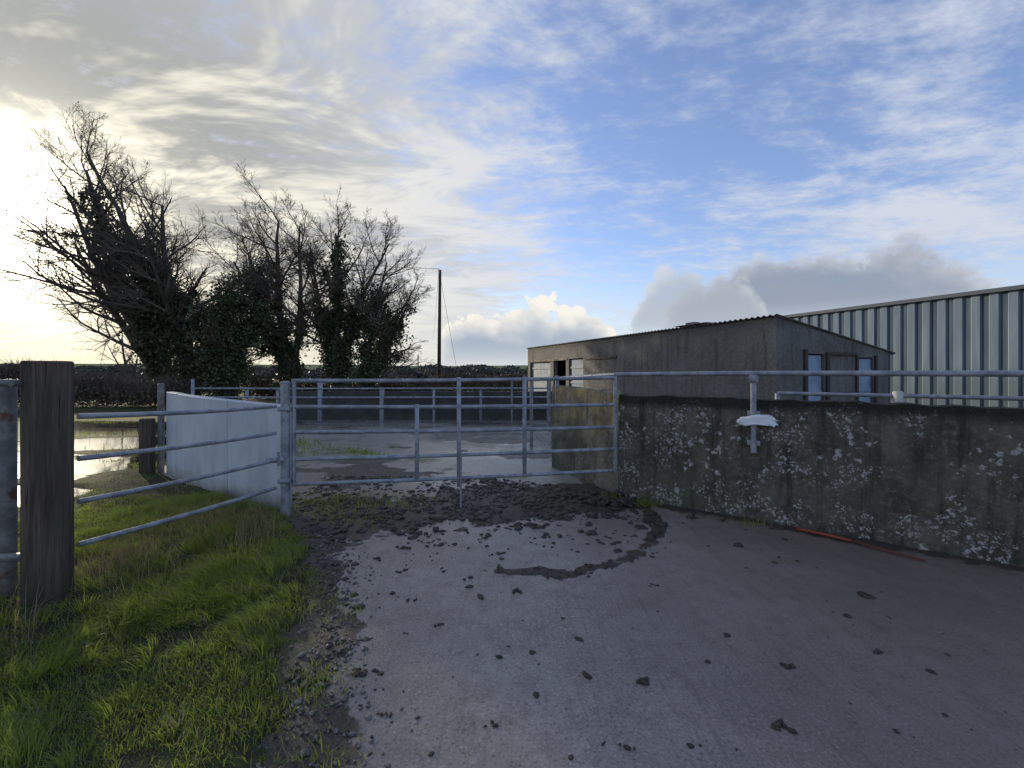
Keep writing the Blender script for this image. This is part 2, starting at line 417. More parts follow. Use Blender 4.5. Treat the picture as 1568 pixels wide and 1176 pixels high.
var=np.clip(.7*fbm(x*2,y*2,51)+rng.uniform(-.05,.5,len(x)),0,1)
dry=rng.uniform(0,1,len(x))<(.12+.35*sstep(.5,.65,fbm(x*1.5,y*1.5,77)))
P=np.stack([x,y,z-.005],1)
g=~dry
blades('grass',P[g],L[g],W[g],M_grass,.7,None,var[g])
blades('dead_grass',P[dry],L[dry]*1.2,W[dry],M_dry,.9,None,var[dry])
nc=5200
cxx,cyy=scatter(nc,-4.6,-.5,1.0,4.9)
k=((bx(cyy)-cxx)>.12)&(rng.uniform(0,1,nc)<(.06+.94*sstep(.44,.60,fbm(cxx*2.0,cyy*2.0,19))))&(pudd(cxx,cyy)<0)
cxx=cxx[k];cyy=cyy[k];nc=len(cxx)
q=55
sz=rng.uniform(.5,1.35,nc)*(1-.35*sstep(3,4.5,cyy));big_=fbm(cxx*1.1,cyy*1.1,29)
ox=rng.normal(0,1,(nc,q));oy=rng.normal(0,1,(nc,q))
x=(cxx[:,None]+ox*.030*sz[:,None]).ravel();y=(cyy[:,None]+oy*.030*sz[:,None]).ravel()
ang=np.repeat(fbm(cxx*.9,cyy*.9,23)*9,q)
comb=np.stack([np.cos(ang)*.55+ox.ravel()*.28,np.sin(ang)*.55+oy.ravel()*.28],1)
L=np.repeat(.055+.085*sz*sstep(.35,.65,big_),q)*rng.uniform(.5,1.25,nc*q)
var=np.clip(np.repeat(rng.uniform(.05,.85,nc),q)+rng.uniform(-.1,.3,nc*q),0,1)
P=np.stack([x,y,vergeh(x,y)-.005],1);dr=rng.uniform(0,1,nc*q)<np.repeat(np.where(rng.uniform(0,1,nc)<.12,.6,.06),q)
blades('grass_tussocks',P[~dr],L[~dr],rng.uniform(.0025,.005,nc*q)[~dr],M_grass,.25,comb[~dr],var[~dr])
blades('dead_grass_tussocks',P[dr],L[dr],rng.uniform(.002,.004,nc*q)[dr],M_dry,.3,comb[dr],var[dr])
n=4200
tt=rng.uniform(0,1,n);x=-2.95+tt*.75+rng.normal(0,.35,n);y=2.75+tt*1.6+rng.normal(0,.35,n)
x2=rng.uniform(-3.9,-2.4,1200);y2=rng.normal(2.6,.35,1200);x=np.concatenate([x,x2]);y=np.concatenate([y,y2])
k=((bx(y)-x)>.3)&(rng.uniform(0,1,len(x))<.1+sstep(.4,.6,fbm(x*4,y*4,39)));x=x[k];y=y[k]
blades('tall_weeds',np.stack([x,y,vergeh(x,y)],1),.06+.34*rng.uniform(0,1,len(x))**1.6,rng.uniform(.002,.0035,len(x)),M_dry,.45)
xs_=[];ys_=[]
for (a,c_,s,nn) in ((1.45,4.62,.06,260),(1.15,4.8,.08,200),(-2.2,7.9,.25,1300),(-1.7,7.8,.3,1100),(-.6,7.9,.2,200),(-2.1,4.7,.2,700),(-1.3,4.7,.2,350),(-1.6,4.2,.15,250),(-3.4,9.5,.4,600),(-4.2,11,.7,1200),(.45,6.6,.15,250),(2.3,4.05,.06,80),(-4.5,8.5,.8,1500),(-1.0,1.9,.1,150),(-.85,2.0,.06,60),(-1.15,2.6,.1,150),(-.75,1.5,.08,120)):
    xs_.append(rng.normal(a,s*1.6,nn));ys_.append(rng.normal(c_,s,nn))
x=np.concatenate(xs_);y=np.concatenate(ys_);k=walldist(x,y)>.03;x=x[k];y=y[k]
blades('grass_tufts',np.stack([x,y,yardh(x,y)],1),rng.uniform(.03,.09,len(x))*(1+.7*sstep(6,8,y)),rng.uniform(.003,.006,len(x))*(1+1.5*sstep(4,8,y)),M_grass,.7)
# ---------------- clods
M_clod=simple('wet_mud_clods',(.022,.017,.012),(.07,.056,.04),30,(.4,.75),.6,.01)
ico=[];ph=(1+5**.5)/2
for a_,b_ in ((-1,ph),(1,ph),(-1,-ph),(1,-ph)): ico.append((a_,b_,0))
for a_,b_ in ((-1,ph),(1,ph),(-1,-ph),(1,-ph)): ico.append((0,a_,b_))
for a_,b_ in ((-1,ph),(1,ph),(-1,-ph),(1,-ph)): ico.append((b_,0,a_))
IV=np.array(ico)/np.linalg.norm(ico[0])
IF=np.array([(0,11,5),(0,5,1),(0,1,7),(0,7,10),(0,10,11),(1,5,9),(5,11,4),(11,10,2),(10,7,6),(7,1,8),(3,9,4),(3,4,2),(3,2,6),(3,6,8),(3,8,9),(4,9,5),(2,4,11),(6,2,10),(8,6,7),(9,8,1)])
def subd(V,F):
    V=list(map(tuple,V));c={};NF=[]
    def mid(a,b):
        k=(min(a,b),max(a,b))
        if k not in c:
            p=(np.array(V[a])+np.array(V[b]))/2;V.append(tuple(p/np.linalg.norm(p)));c[k]=len(V)-1
        return c[k]
    for a,b_,d_ in F:
        x_,y_,z_=mid(a,b_),mid(b_,d_),mid(d_,a);NF+=[(a,x_,z_),(x_,b_,y_),(z_,y_,d_),(x_,y_,z_)]
    return np.array(V),np.array(NF)
IV2,IF2=subd(IV,IF)
def clods(name,x,y,z,s,mat,flat=.55):
    n=len(x);nv=len(IV2)
    J=IV2[None]*(1+rng.uniform(-.32,.32,(n,nv,1)))
    sc=np.stack([s*rng.uniform(.6,1.7,n),s*rng.uniform(.6,1.4,n),s*flat*rng.uniform(.5,1.2,n)],1)
    J=J*sc[:,None,:]
    a=rng.uniform(0,6.28,n);ca,sa=np.cos(a)[:,None],np.sin(a)[:,None]
    V=np.stack([J[...,0]*ca-J[...,1]*sa+x[:,None],J[...,0]*sa+J[...,1]*ca+y[:,None],J[...,2]+(z+s*.12)[:,None]],-1).reshape(-1,3)
    F=(IF2[None]+(np.arange(n)*nv)[:,None,None]).reshape(-1,3)
    npmesh(name,V,F,mat,None,True)
x,y=scatter(64000,-2.6,2.6,.9,5.9)
p=mudmask(x,y);edge=np.where(x<cx(y)+.1,.5,1.0)
near=np.exp(-np.maximum(0,np.interp(x,LIMX,LIMY)-y)/.32)*(x<1.4)
nearl=np.exp(-np.maximum(0,x-cx(y))/.14)
k=(rng.uniform(0,1,len(x))<(.24*p*edge*sstep(.3,.65,fbm(x*4,y*4,88))+.0055+.10*near*(vn(x*3,y*3,4)>.3)+.045*nearl))&((bx(y)-x)<.15)&(walldist(x,y)>.05)
x=x[k];y=y[k]
s=rng.lognormal(-5.05,.62,len(x))*(1+.7*sstep(3.0,3.8,y));s=np.clip(s,.002,.045)
clods('mud_clods',x,y,yardh(x,y),s,M_clod)
big=[(-.95,2.6,.03),(-.72,2.05,.032),(.62,2.0,.022),(1.1,1.75,.028),(-.3,3.0,.02),(.05,2.8,.022),(-.2,2.75,.018),(.55,3.05,.018),(-.55,1.8,.02),(1.35,2.1,.02),(.95,2.9,.016),(-.42,2.45,.018),(.1,2.2,.014),(-.08,1.75,.018),(1.9,2.2,.02),(.45,1.65,.014),(-.8,3.1,.02),(-.62,2.7,.016),(-.9,3.5,.03),(-.1,3.4,.02),(.3,2.5,.012),(-.5,3.6,.03),(-1.05,3.3,.03),(-.2,3.75,.03),(.3,3.8,.025)]
rep=[]
for a,c_,s_ in big:
    for q in range(6): rep.append((a+random.gauss(0,s_*.9),c_+random.gauss(0,s_*.6),s_*random.uniform(.25,.65)))
rep=np.array(rep);clods('dung_clods',rep[:,0],rep[:,1],rep[:,1]*0,rep[:,2],M_clod,.5)
x=rng.uniform(0,1,1100);y=rng.normal(0,1,1100)
yy=1.1+3.2*x;xx=(bx(yy)+cx(yy))/2+y*.12
M_peb=simple('gravel',(.06,.055,.047),(.2,.185,.165),15,(.4,.7))
clods('edge_gravel',xx,yy,yardh(xx,yy)+.002,np.clip(rng.lognormal(-5.3,.5,1100),.002,.013),M_peb,.7)
x=rng.normal(0,1,120)*.13+1.12;y=rng.normal(0,1,120)*.1+4.72
clods('rubble_heap',x,y,np.full(120,.0)+rng.uniform(0,.05,120),rng.uniform(.01,.045,120),M_clod,.7)
# ------------------------------------------------------------------ walls
def wall(name,p0,p1,th,h,mat,res=.06,amp=.012,parent=None,seed=0,h1=None):
    p0=Vector(p0);p1=Vector(p1);d=(p1-p0);Ln=d.length;u=d/Ln;nrm=Vector((-u.y,u.x))
    h1=h if h1 is None else h1
    N=max(2,int(Ln/res));prof=[]
    K=max(2,int(h/res))
    for k in range(K+1): prof.append((0,k/K))
    prof[-1]=(.012,1.0)
    for k in (1,2,3): prof.append((th*k/4,1.004))
    prof.append((th-.012,1.0))
    for k in range(K-1,-1,-1): prof.append((th,k/K))
    Pn=len(prof);pr=np.array(prof)
    V=[]
    for i in range(N+1):
        s=Ln*i/N;hh=h+(h1-h)*i/N
        o=pr[:,0];z=pr[:,1]*hh
        nz=fbm(np.full(Pn,s*2.2)+o*3,z*2.2+seed,seed+3)-.5
        nt=fbm(np.array([s*6.0]),np.array([seed*1.0]),seed)[0]-.5
        oo=o+nz*amp*2
        zz=z+np.where(pr[:,1]>.97,nt*amp*2.5,0)-.05*(pr[:,1]==0)
        for a,b_ in zip(oo,zz): V.append((p0.x+u.x*s+nrm.x*a,p0.y+u.y*s+nrm.y*a,b_))
    F=[]
    for i in range(N):
        for k in range(Pn-1):
            a=i*Pn+k;F.append((a,a+Pn,a+Pn+1,a+1))
    F.append(tuple(range(Pn)));F.append(tuple(N*Pn+k for k in range(Pn-1,-1,-1)))
    mb=MB();mb.add(V,F);return mb.build(name,[mat],True,parent,50)
u=Vector((.813,-.582));nb=Vector((.582,.813));W0=Vector((1.25,4.96))
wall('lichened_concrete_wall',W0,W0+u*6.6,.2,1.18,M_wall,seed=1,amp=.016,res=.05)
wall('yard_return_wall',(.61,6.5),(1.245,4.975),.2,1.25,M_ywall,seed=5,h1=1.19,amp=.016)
wall('boundary_wall',(-6.6,12.9),(1.6,12.9),.2,.86,M_dwall,res=.15,seed=9)
mb=MB()
p0=Vector((-2.38,4.42));p1=Vector((-4.95,6.08))
d=p1-p0;Ln=d.length;uu=d/Ln;pn=Vector((uu.y,-uu.x))
if pn.y<0: pn=-pn
def panel(s0,s1,z0,z1a,z1b,th=.09):
    pts=[];N=8
    for i in range(N+1):
        s=s0+(s1-s0)*i/N;zt=z1a+(z1b-z1a)*i/N
        bow=-.10*math.sin(math.pi*s/Ln)
        q=p0+uu*s+pn*bow
        q2=q+pn*th
        c_=.012
        pts.append([(q.x,q.y,z0),(q.x,q.y,zt-c_),(q.x+pn.x*c_,q.y+pn.y*c_,zt),(q2.x-pn.x*c_,q2.y-pn.y*c_,zt),(q2.x,q2.y,zt-c_),(q2.x,q2.y,z0)])
    V=[v for r_ in pts for v in r_];F=[]
    for i in range(N):
        for k in range(5): a=i*6+k;F.append((a,a+1,a+7,a+6))
    F.append(tuple(range(5,-1,-1)));F.append(tuple(N*6+k for k in range(6)))
    mb.add(V,F)
panel(.0,1.02,-.03,1.10,1.13);panel(1.028,2.55,-.03,1.13,1.16);panel(2.556,Ln,-.03,1.165,1.17)
mb.build('precast_panel_wall',[M_panel],False)
# ------------------------------------------------------------------ gates
def lerp(a,b_,t_): return Vector(a)*(1-t_)+Vector(b_)*t_
mb=MB()
mb.tube([(-2.285,4.28,-.05),(-2.285,4.28,1.335)],.045,16)
mb.tube([(-2.285,4.28,1.336),(-2.285,4.28,1.35),(-2.285,4.28,1.362)],[.05,.048,.02],16)
for z in (.36,1.08): 
    mb.box((-2.285,4.28,z),(.12,.115,.04),.16,0,.008)
mb.box((-2.345,4.2,.58),(.16,.03,.05),.5,0,.006);mb.tube([(-2.31,4.2,.52),(-2.31,4.2,.66)],.014,8)
mb.build('steel_gate_post',[M_galv],True,None,40)
def gate(name,a,b_,zs_a,zs_b,r,vert,mat,drop=None,ends=True):
    mb=MB();a=Vector((a[0],a[1],0));b_=Vector((b_[0],b_[1],0))
    def P(t_,i): 
        q=lerp(a,b_,t_);q.z=zs_a[i]*(1-t_)+zs_b[i]*t_;return q
    for i in range(len(zs_a)):
        pts=[P(k/8,i)+Vector((0,0,-.012*math.sin(math.pi*k/8))) for k in range(9)]
        mb.tube(pts,r,12)
    n=(b_-a).normalized();nn=Vector((n.y,-n.x,0))*(r*1.1)
    for t_,i0,i1,ext in vert:
        q0=P(t_,i0)+nn;q1=P(t_,i1)+nn;q0.z+=.02;q1.z-=ext
        mb.box(((q0.x+q1.x)/2,(q0.y+q1.y)/2,(q0.z+q1.z)/2),(.045,.012,q0.z-q1.z),math.atan2(n.y,n.x),0,.003)
        for i in range(i0,i1+1):
            q=P(t_,i)+nn*1.3;mb.tube([q,q+nn*.6],.012,8)
    if ends:
        for t_ in (0.0,1.0): mb.tube([P(t_,0)+Vector((0,0,r)),P(t_,len(zs_a)-1)-Vector((0,0,r))],r*1.05,12)
    if drop:
        q=P(drop,0)+nn*2.2;q2=P(drop,len(zs_a)-1)+nn*2.2
        mb.tube([(q2.x,q2.y,.02),(q2.x,q2.y,.62)],.011,8);mb.tube([(q2.x,q2.y,.62),(q2.x+.07,q2.y,.62)],.011,8)
    return mb.build(name,[mat],True,None,40)
gate('field_gate',(-2.21,4.30),(1.166,4.80),[1.364,1.10,.844,.568,.317],[1.39,1.085,.83,.585,.343],.020,
     [(.358,1,4,0),(.486,0,4,.10),(.694,0,4,0)],M_galv,.492)
gate('field_gate',(-2.80,2.74),(-2.35,4.22),[1.165,.893,.615,.337],[1.11,.844,.575,.30],.018,[],M_galv,ends=False)
mb=MB()
mb.box((-2.865,2.62,.72),(.205,.12,1.6),math.radians(14),0,.010)
o_=mb.build('timber_gate_post',[M_wood],False)
mb=MB()
mb.tube([(-3.235,2.72,-.05),(-3.235,2.72,1.40)],.045,14);mb.box((-3.08,2.56,1.385),(.30,.03,.045),math.radians(8),0,.006)
mb.tube([(-2.95,2.50,1.385),(-2.95,2.56,1.385)],.02,8);mb.box((-3.08,2.56,.33),(.30,.03,.045),math.radians(8),0,.006)
mb.build('steel_latch_post',[M_galv_old],True,None,40)
mb=MB();mb.box((-5.2,6.05,.36),(.16,.12,.86),.3,0,.015);mb.build('timber_stub_post',[M_wood],False)
mb=MB();mb.tube([(-5.06,6.12,-.03),(-5.06,6.12,1.27)],.04,12);mb.tube([(-5.06,6.12,1.27),(-5.06,6.12,1.29)],[.045,.03],12)
mb.tube([(-5.06,6.12,1.15),(-5.3,6.4,1.15)],.02,8)
mb.build('steel_gate_post',[M_galv_old],True,None,40)
mb=MB()
for X_ in (-9.4,-7.8,-6.9,-5.65,-3.83,-2.3,-.92,1.08):
    top=1.27 if X_ in(-5.65,1.08,-9.4) else 1.02
    w=.11 if X_ in(-5.65,-3.83,1.08) else .07
    mb.box((X_,12.5,top/2-.02),(w,w,top),0,0,.01)
for z in (.98,.72,.40):
    mb.tube([(-9.4,12.43,z),(-5,12.43,z-.01),(-1,12.43,z),(1.1,12.43,z)],.024,8)
mb.tube([(-5.65,12.4,1.22),(-2.0,12.42,1.24),(1.1,12.4,1.22)],.022,8)
mb.build('cattle_rail_fence',[M_galv],True,None,40)
for X_,Y_ in ((.38,8.3),(.92,10.4),(-.0,12.0)):
    mb=MB();mb.tube([(X_,Y_,-.02),(X_,Y_,1.24),(X_,Y_,1.26)],[.035,.035,.022],10)
    mb.build('steel_fence_post',[M_galv_old],True,None,40)
mb=MB()
def wp(s,off=0,z=0): q=W0+u*s+nb*off;return (q.x,q.y,z)
mb.tube([wp(-.02,-.05,1.425),wp(1.4,-.05,1.44),wp(3.0,-.05,1.44),wp(6.5,-.05,1.43)],.024,12)
for s in (1.377,4.6):
    mb.tube([wp(s,-.035,.67),wp(s,-.035,1.40)],.027,12)
    mb.box(wp(s,-.03,1.39),(.08,.08,.09),-.62,0,.01)
    mb.box(wp(s,-.016,.76),(.11,.02,.05),-.62,0,.005);mb.box(wp(s,-.016,1.05),(.11,.02,.05),-.62,0,.005)
mb.tube([wp(-.02,-.05,1.425),(.99,5.55,1.40),(.68,6.35,1.36)],.022,10)
mb.tube([(.68,6.4,.9),(.68,6.4,1.40)],.03,10)
mb.build('pipe_guard_rail',[M_galv],True,None,40)
mb=MB()
def rp(s,z): return (1.95+.813*s,5.94-.582*s,z)
mb.tube([rp(1.5,1.20),rp(3,1.205),rp(5.6,1.2)],.022,10)
for s in (1.5,4.8): mb.tube([rp(s,0),rp(s,1.2)],.028,10)
mb.build('pipe_guard_rail',[M_galv],True,None,40)
mb=MB();mb.tube([rp(2.57,0),rp(2.57,1.235),rp(2.57,1.25)],[.045,.045,.038],14);mb.tube([rp(2.57,1.14),rp(2.57,1.165)],.052,14)
mb.build('standpipe',[M_pvc],True,None,40)
V,F=subd(IV2,IF2)
V=np.sign(V)*np.abs(V)**.55
nz=fbm(V[:,0]*2.7+V[:,2]*1.6+9,V[:,1]*2.2+V[:,2]*2.3+9,4,4)-.5
V=V*(1+nz[:,None]*.8);V[:,2]*=.048;V[:,0]*=.165;V[:,1]*=.040
V[:,2]+=.014*np.sin(V[:,0]*19+.6)-.03*V[:,0]
ca,sa=.813,-.582;q=wp(1.405,-.062,.985)
VV=np.stack([V[:,0]*ca-V[:,1]*sa+q[0],V[:,0]*sa+V[:,1]*ca+q[1],V[:,2]+q[2]],1)
npmesh('white_plastic_bag',VV,F,M_white,None,False)
mb=MB();mb.tube([(2.58,3.86,.03),(2.75,3.70,.032),(2.86,3.58,.03)],.012,8,0);mb.tube([(2.87,3.57,.028),(3.0,3.42,.02),(3.13,3.22,.02)],.009,8,1)
mb.build('red_pipe',[M_red,M_reddark],True)
mb=MB()
for k in range(3):
    pts=[];ph_=k*1.3
    for i in range(14):
        t_=i/13;pts.append((1.0+.16*t_+.05*math.sin(t_*6+ph_),4.74+.03*math.sin(t_*9+ph_),1.25-1.1*t_**1.1+.02*math.sin(t_*20+ph_)))
    mb.tube(pts,.004,5)
mb.build('baler_twine',[M_twine],True)
# ------------------------------------------------------------------ low building
bl=empty('farm_outbuilding')
C=Vector((5.6,9.0));ul=Vector((-.361,.932));ur=Vector((.932,.361))
LL=13.3;LR=3.88;ZH=2.62;ZL=1.93
def bp(s,r_,z): q=C+ul*s+ur*r_;return (q.x,q.y,z)
def wallface(mb,P,L_,ztop,ops,th=.2):
    ss=sorted(set([0,L_]+[o_[0] for o_ in ops]+[o_[1] for o_ in ops]))
    ss2=[]
    for a,c_ in zip(ss[:-1],ss[1:]):
        k=max(1,int((c_-a)/.8));ss2+=[a+(c_-a)*j/k for j in range(k)]
    ss2.append(L_)
    for a,c_ in zip(ss2[:-1],ss2[1:]):
        mid=(a+c_)/2;cuts=[o_ for o_ in ops if o_[0]<=mid<=o_[1]]
        segs=[];z=-.05
        for o_ in sorted(cuts,key=lambda q:q[2]): segs.append((z,o_[2]));z=o_[3]
        segs.append((z,None))
        for z0,z1 in segs:
            za=ztop(a) if z1 is None else z1;zb=ztop(c_) if z1 is None else z1
            if z1 is not None and z1-z0<.06: continue
            mb.add([P(a,z0,0),P(c_,z0,0),P(c_,zb,0),P(a,za,0)],[(0,1,2,3)])
    for o_ in ops:
        s0,s1,z0,z1=o_
        A=[P(s0,z0,0),P(s1,z0,0),P(s1,z1,0),P(s0,z1,0)];B=[P(s0,z0,th),P(s1,z0,th),P(s1,z1,th),P(s0,z1,th)]
        mb.add(A+B,[(0,1,5,4),(1,2,6,5),(2,3,7,6),(3,0,4,7)])
opsL=[(10.75,13.0,0,1.92),(9.3,10.45,0,1.95),(7.9,9.05,0,2.0)]
opsR=[(1.0,1.52,0,1.86),(2.72,3.3,0,1.80)]
zt=lambda r_:ZH+(ZL-ZH)*r_/LR
mb=MB()
wallface(mb,lambda s,z,d_:bp(s,d_,z),LL,lambda s:ZH,opsL)
wallface(mb,lambda s,z,d_:bp(d_,s,z),LR,zt,opsR)
mb.add([bp(LL,0,-.05),bp(LL,LR,-.05),bp(LL,LR,ZL),bp(LL,0,ZH)],[(0,1,2,3)])
mb.add([bp(0,LR,-.05),bp(LL,LR,-.05),bp(LL,LR,ZL),bp(0,LR,ZL)],[(3,2,1,0)])
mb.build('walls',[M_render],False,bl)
mb=MB()
def slab(s0,s1,r0,r1,z0,z1,mi=0):
    V=[bp(s0,r0,z0),bp(s1,r0,z0),bp(s1,r1,z0),bp(s0,r1,z0),bp(s0,r0,z1),bp(s1,r0,z1),bp(s1,r1,z1),bp(s0,r1,z1)]
    mb.add(V,[(3,2,1,0),(4,5,6,7),(0,1,5,4),(1,2,6,5),(2,3,7,6),(3,0,4,7)],mi)
slab(10.79,12.96,.10,.14,.02,1.89,1)
slab(7.94,9.0,.07,.098,.05,1.95,1)
for a,c_,z0,z1 in opsR: slab(.05,.09,a+.02,c_-.02,.02,z1-.03,0)
for a,c_,z0,z1 in opsR:
    for zz in (1.0,1.45): slab(.02,.048,a+.05,c_-.05,zz,zz+.07,0)
for zz in (1.0,1.6): slab(10.85,12.9,.066,.098,zz,zz+.08,1);slab(7.98,8.96,.04,.068,zz,zz+.08,1)
mb.build('doors',[M_blue,M_blue2],False,bl)
mb=MB();slab(.5,12.8,.6,.62,.0,2.2);slab(.45,.47,.65,3.6,0,1.75);mb.build('dark_interior',[M_darkopen],False,bl)
mb=MB();slab(5.7,7.7,-.05,-.005,1.93,2.0);slab(9.2,13.1,-.03,-.004,1.955,2.03);mb.build('door_track',[M_pole],False,bl)
mb=MB();slab(-.05,-.004,.84,.93,.0,1.95);slab(-.05,-.004,1.57,1.66,.0,1.9);slab(-.04,-.004,2.62,2.69,.0,1.85);slab(-.05,-.004,3.32,3.39,.0,1.85);slab(-.045,-.003,1.68,2.60,1.84,1.9);slab(-.03,-.005,1.7,2.6,.95,1.0);mb.build('door_frames',[M_pole],False,bl)
mb=MB();NS=int((LL+.2)/.0365);V=[];F=[]
for i in range(NS+1):
    s=-.05+(LL+.15)*i/NS;w=.022*math.cos(i*math.pi/2)
    V.append(bp(s,-.06,ZH+.045+w));V.append(bp(s,LR+.22,ZL-.02+w));V.append(bp(s,-.06,ZH+.033+w));V.append(bp(s,LR+.22,ZL-.032+w))
for i in range(NS):
    a=i*4;F+=[(a,a+4,a+5,a+1),(a+2,a+3,a+7,a+6),(a,a+2,a+6,a+4),(a+1,a+5,a+7,a+3)]
F+=[(0,1,3,2)];mb.add(V,F);mb.build('corrugated_roof',[M_fibre],True,bl,35)
mb=MB();slab(1.8,2.9,-.1,.25,ZH+.075,ZH+.09);slab(2.2,2.5,-.08,.1,ZH+.09,ZH+.14)
mb.build('loose_roof_sheet',[M_fibre],False,bl)
# ------------------------------------------------------------------ big shed
sh=empty('corrugated_shed')
S0=Vector((21.6,7.3));us=Vector((-.37,.93)).normalized();un=Vector((us.y,-us.x))
SL=18.2;SZ=4.5
def sp(s,r_,z): q=S0+us*s+un*r_;return (q.x,q.y,z)
mb=MB();s=0;pl=[]
pitch=.5
while s<SL:
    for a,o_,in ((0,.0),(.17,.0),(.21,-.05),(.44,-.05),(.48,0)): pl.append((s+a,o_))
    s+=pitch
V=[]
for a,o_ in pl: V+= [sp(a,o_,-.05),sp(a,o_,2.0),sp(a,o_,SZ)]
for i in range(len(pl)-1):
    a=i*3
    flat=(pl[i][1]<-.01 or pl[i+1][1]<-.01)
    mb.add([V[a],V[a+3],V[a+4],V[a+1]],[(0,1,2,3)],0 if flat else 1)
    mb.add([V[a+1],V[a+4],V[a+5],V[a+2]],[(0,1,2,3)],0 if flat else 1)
for s_ in (0,SL+.2):
    mb.add([sp(s_,0,-.05),sp(s_,14,-.05),sp(s_,14,SZ),sp(s_,7,SZ+.45),sp(s_,0,SZ)],[(0,1,2,3,4)],0)
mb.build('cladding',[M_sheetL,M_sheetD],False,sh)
mb=MB()
def sslab(s0,s1,r0,r1,z0,z1,mi=0,dz=0):
    V=[sp(s0,r0,z0),sp(s1,r0,z0),sp(s1,r1,z0+dz),sp(s0,r1,z0+dz),sp(s0,r0,z1),sp(s1,r0,z1),sp(s1,r1,z1+dz),sp(s0,r1,z1+dz)]
    mb.add(V,[(3,2,1,0),(4,5,6,7),(0,1,5,4),(1,2,6,5),(2,3,7,6),(3,0,4,7)],mi)
sslab(-.2,SL+.4,-.12,7,SZ+.02,SZ+.06,0,.45);mb.build('roof',[M_sheetL],False,sh)
mb=MB();sslab(-.2,SL+.4,-.18,-.125,SZ-.06,SZ+.09)
mb.build('gutter',[M_trim],False,sh)
# ------------------------------------------------------------------ utility pole
ep=empty('utility_pole')
mb=MB();mb.tube([(-4.65,27,-.1),(-4.62,27,4),(-4.58,27,7.95)],[.13,.115,.09],12);mb.build('pole',[M_pole],True,ep)
mb=MB();mb.tube([(-4.6,26.88,7.75),(-4.6,26.7,7.8)],.03,6);mb.tube([(-4.6,26.7,7.78),(-4.6,26.7,7.95)],[.05,.035],8);mb.build('insulator',[M_pvc],True,ep)
mb=MB()
A=Vector((-4.6,26.7,7.95))
def sag(a,b_,s_,r=.012,n=16): mb.tube([lerp(a,b_,i/n)-Vector((0,0,s_*4*(i/n)*(1-i/n))) for i in range(n+1)],r,4)
sag(A,(-40,20,11),.8,.013);sag((-4.58,27,7.6),(-2.9,24.5,0),0,.010,3);sag(A,(-14,75,7),.6,.010)
mb.build('overhead_wire',[M_wire],True,ep)
mb=MB();mb.tube([(-15.5,70,-.1),(-15.5,70,4.3)],.1,8);mb.build('distant_pole',[M_pole],True)
mb=MB();mb.tube([(-86,70,-.1),(-86,70,8.6)],.22,8);mb.build('distant_pole',[M_pole],True)
# ------------------------------------------------------------------ trees
class Tree:
    def __init__(s): s.seg=[];s.mb=MB();s.ivy=[];s.ok=True
def rot_rand(d,ang):
    a=Vector((0,0,1)) if abs(d.z)<.95 else Vector((1,0,0))
    uu_=d.cross(a).normalized();ww=d.cross(uu_)
    ph_=random.uniform(0,2*math.pi)
    return (d*math.cos(ang)+(uu_*math.cos(ph_)+ww*math.sin(ph_))*math.sin(ang)).normalized()
NCH=[12,8,7,6,0]
RMIN=[.03,.018,.010,.0065,.0045]
def grow(T,p,d,L,r,lev,bias,ivyh,dens):
    n=[9,7,5,4,2][lev];jit=[.06,.10,.10,.09,.07][lev];up=[.06,.09,.07,.05,.03][lev]
    pts=[p.copy()];rs=[r];q=p.copy();dd=d.copy()
    for i in range(n):
        dd=(dd+Vector((random.gauss(0,jit),random.gauss(0,jit),random.gauss(0,jit)))+Vector((bias[0],bias[1],up))*(.7 if lev else .3)).normalized()
        q=q+dd*(L/n);pts.append(q.copy());rs.append(max(RMIN[lev]*.7,r*(1-.8*(i+1)/n)))
    if lev<=1: T.mb.tube(pts,rs,8 if lev==0 else 5,0,False)
    else:
        for i in range(n): T.seg.append((*pts[i],*pts[i+1],rs[i],rs[i+1]))
    if T.ok:
        if lev==0:
            hh=ivyh*random.uniform(.6,1.15)
            for i in range(n):
                if pts[i].z<hh: T.ivy.append((*pts[i],*pts[i+1],0))
        elif lev==1 and random.random()<.4:
            for i in range(3):
                if pts[i].z<ivyh*random.uniform(.6,1.15): T.ivy.append((*pts[i],*pts[i+1],1))
    if lev>=4: return
    nc=max(1,int(round(NCH[lev]*dens*random.uniform(.8,1.2))))
    for k in range(nc):
        lo=[.22,.12,.08,.05][lev]
        t_=lo+(1-lo)*(k+random.uniform(0,1))/nc
        f=t_*n;i=min(int(f),n-1);pp=pts[i].lerp(pts[i+1],f-i)
        rr=rs[i]*(.52 if lev==0 else .6)
        td=(pts[i+1]-pts[i]).normalized()
        ang=math.radians(random.uniform(*[(32,68),(28,60),(26,55),(22,50)][lev]))
        cl=L*random.uniform(*[(.32,.50),(.36,.56),(.36,.58),(.38,.62)][lev])*(1.2-.6*t_)
        grow(T,pp,rot_rand(td,ang),cl,max(rr,RMIN[lev+1]),lev+1,bias,ivyh,dens)
def segs_to_mesh(name,S,mat,parent):
    S=np.array(S);A=S[:,:3];B=S[:,3:6];D=B-A;D/=np.maximum(1e-6,np.linalg.norm(D,axis=1))[:,None]
    ref=np.where(np.abs(D[:,2:3])<.9,np.array([[0,0,1.]]),np.array([[1.,0,0]]))
    U=np.cross(D,ref);U/=np.linalg.norm(U,axis=1)[:,None];Wv=np.cross(D,U)
    V=[]
    for P_,R in ((A,S[:,6]),(B,S[:,7])):
        for k in range(3):
            an=2*math.pi*k/3;V.append(P_+(U*math.cos(an)+Wv*math.sin(an))*R[:,None])
    V=np.stack(V,1).reshape(-1,3);i=(np.arange(len(S))*6)[:,None]
    F=np.concatenate([i+np.array([[k,(k+1)%3,3+(k+1)%3,3+k]]) for k in range(3)],0)
    npmesh(name,V,F,mat,None,False,parent)
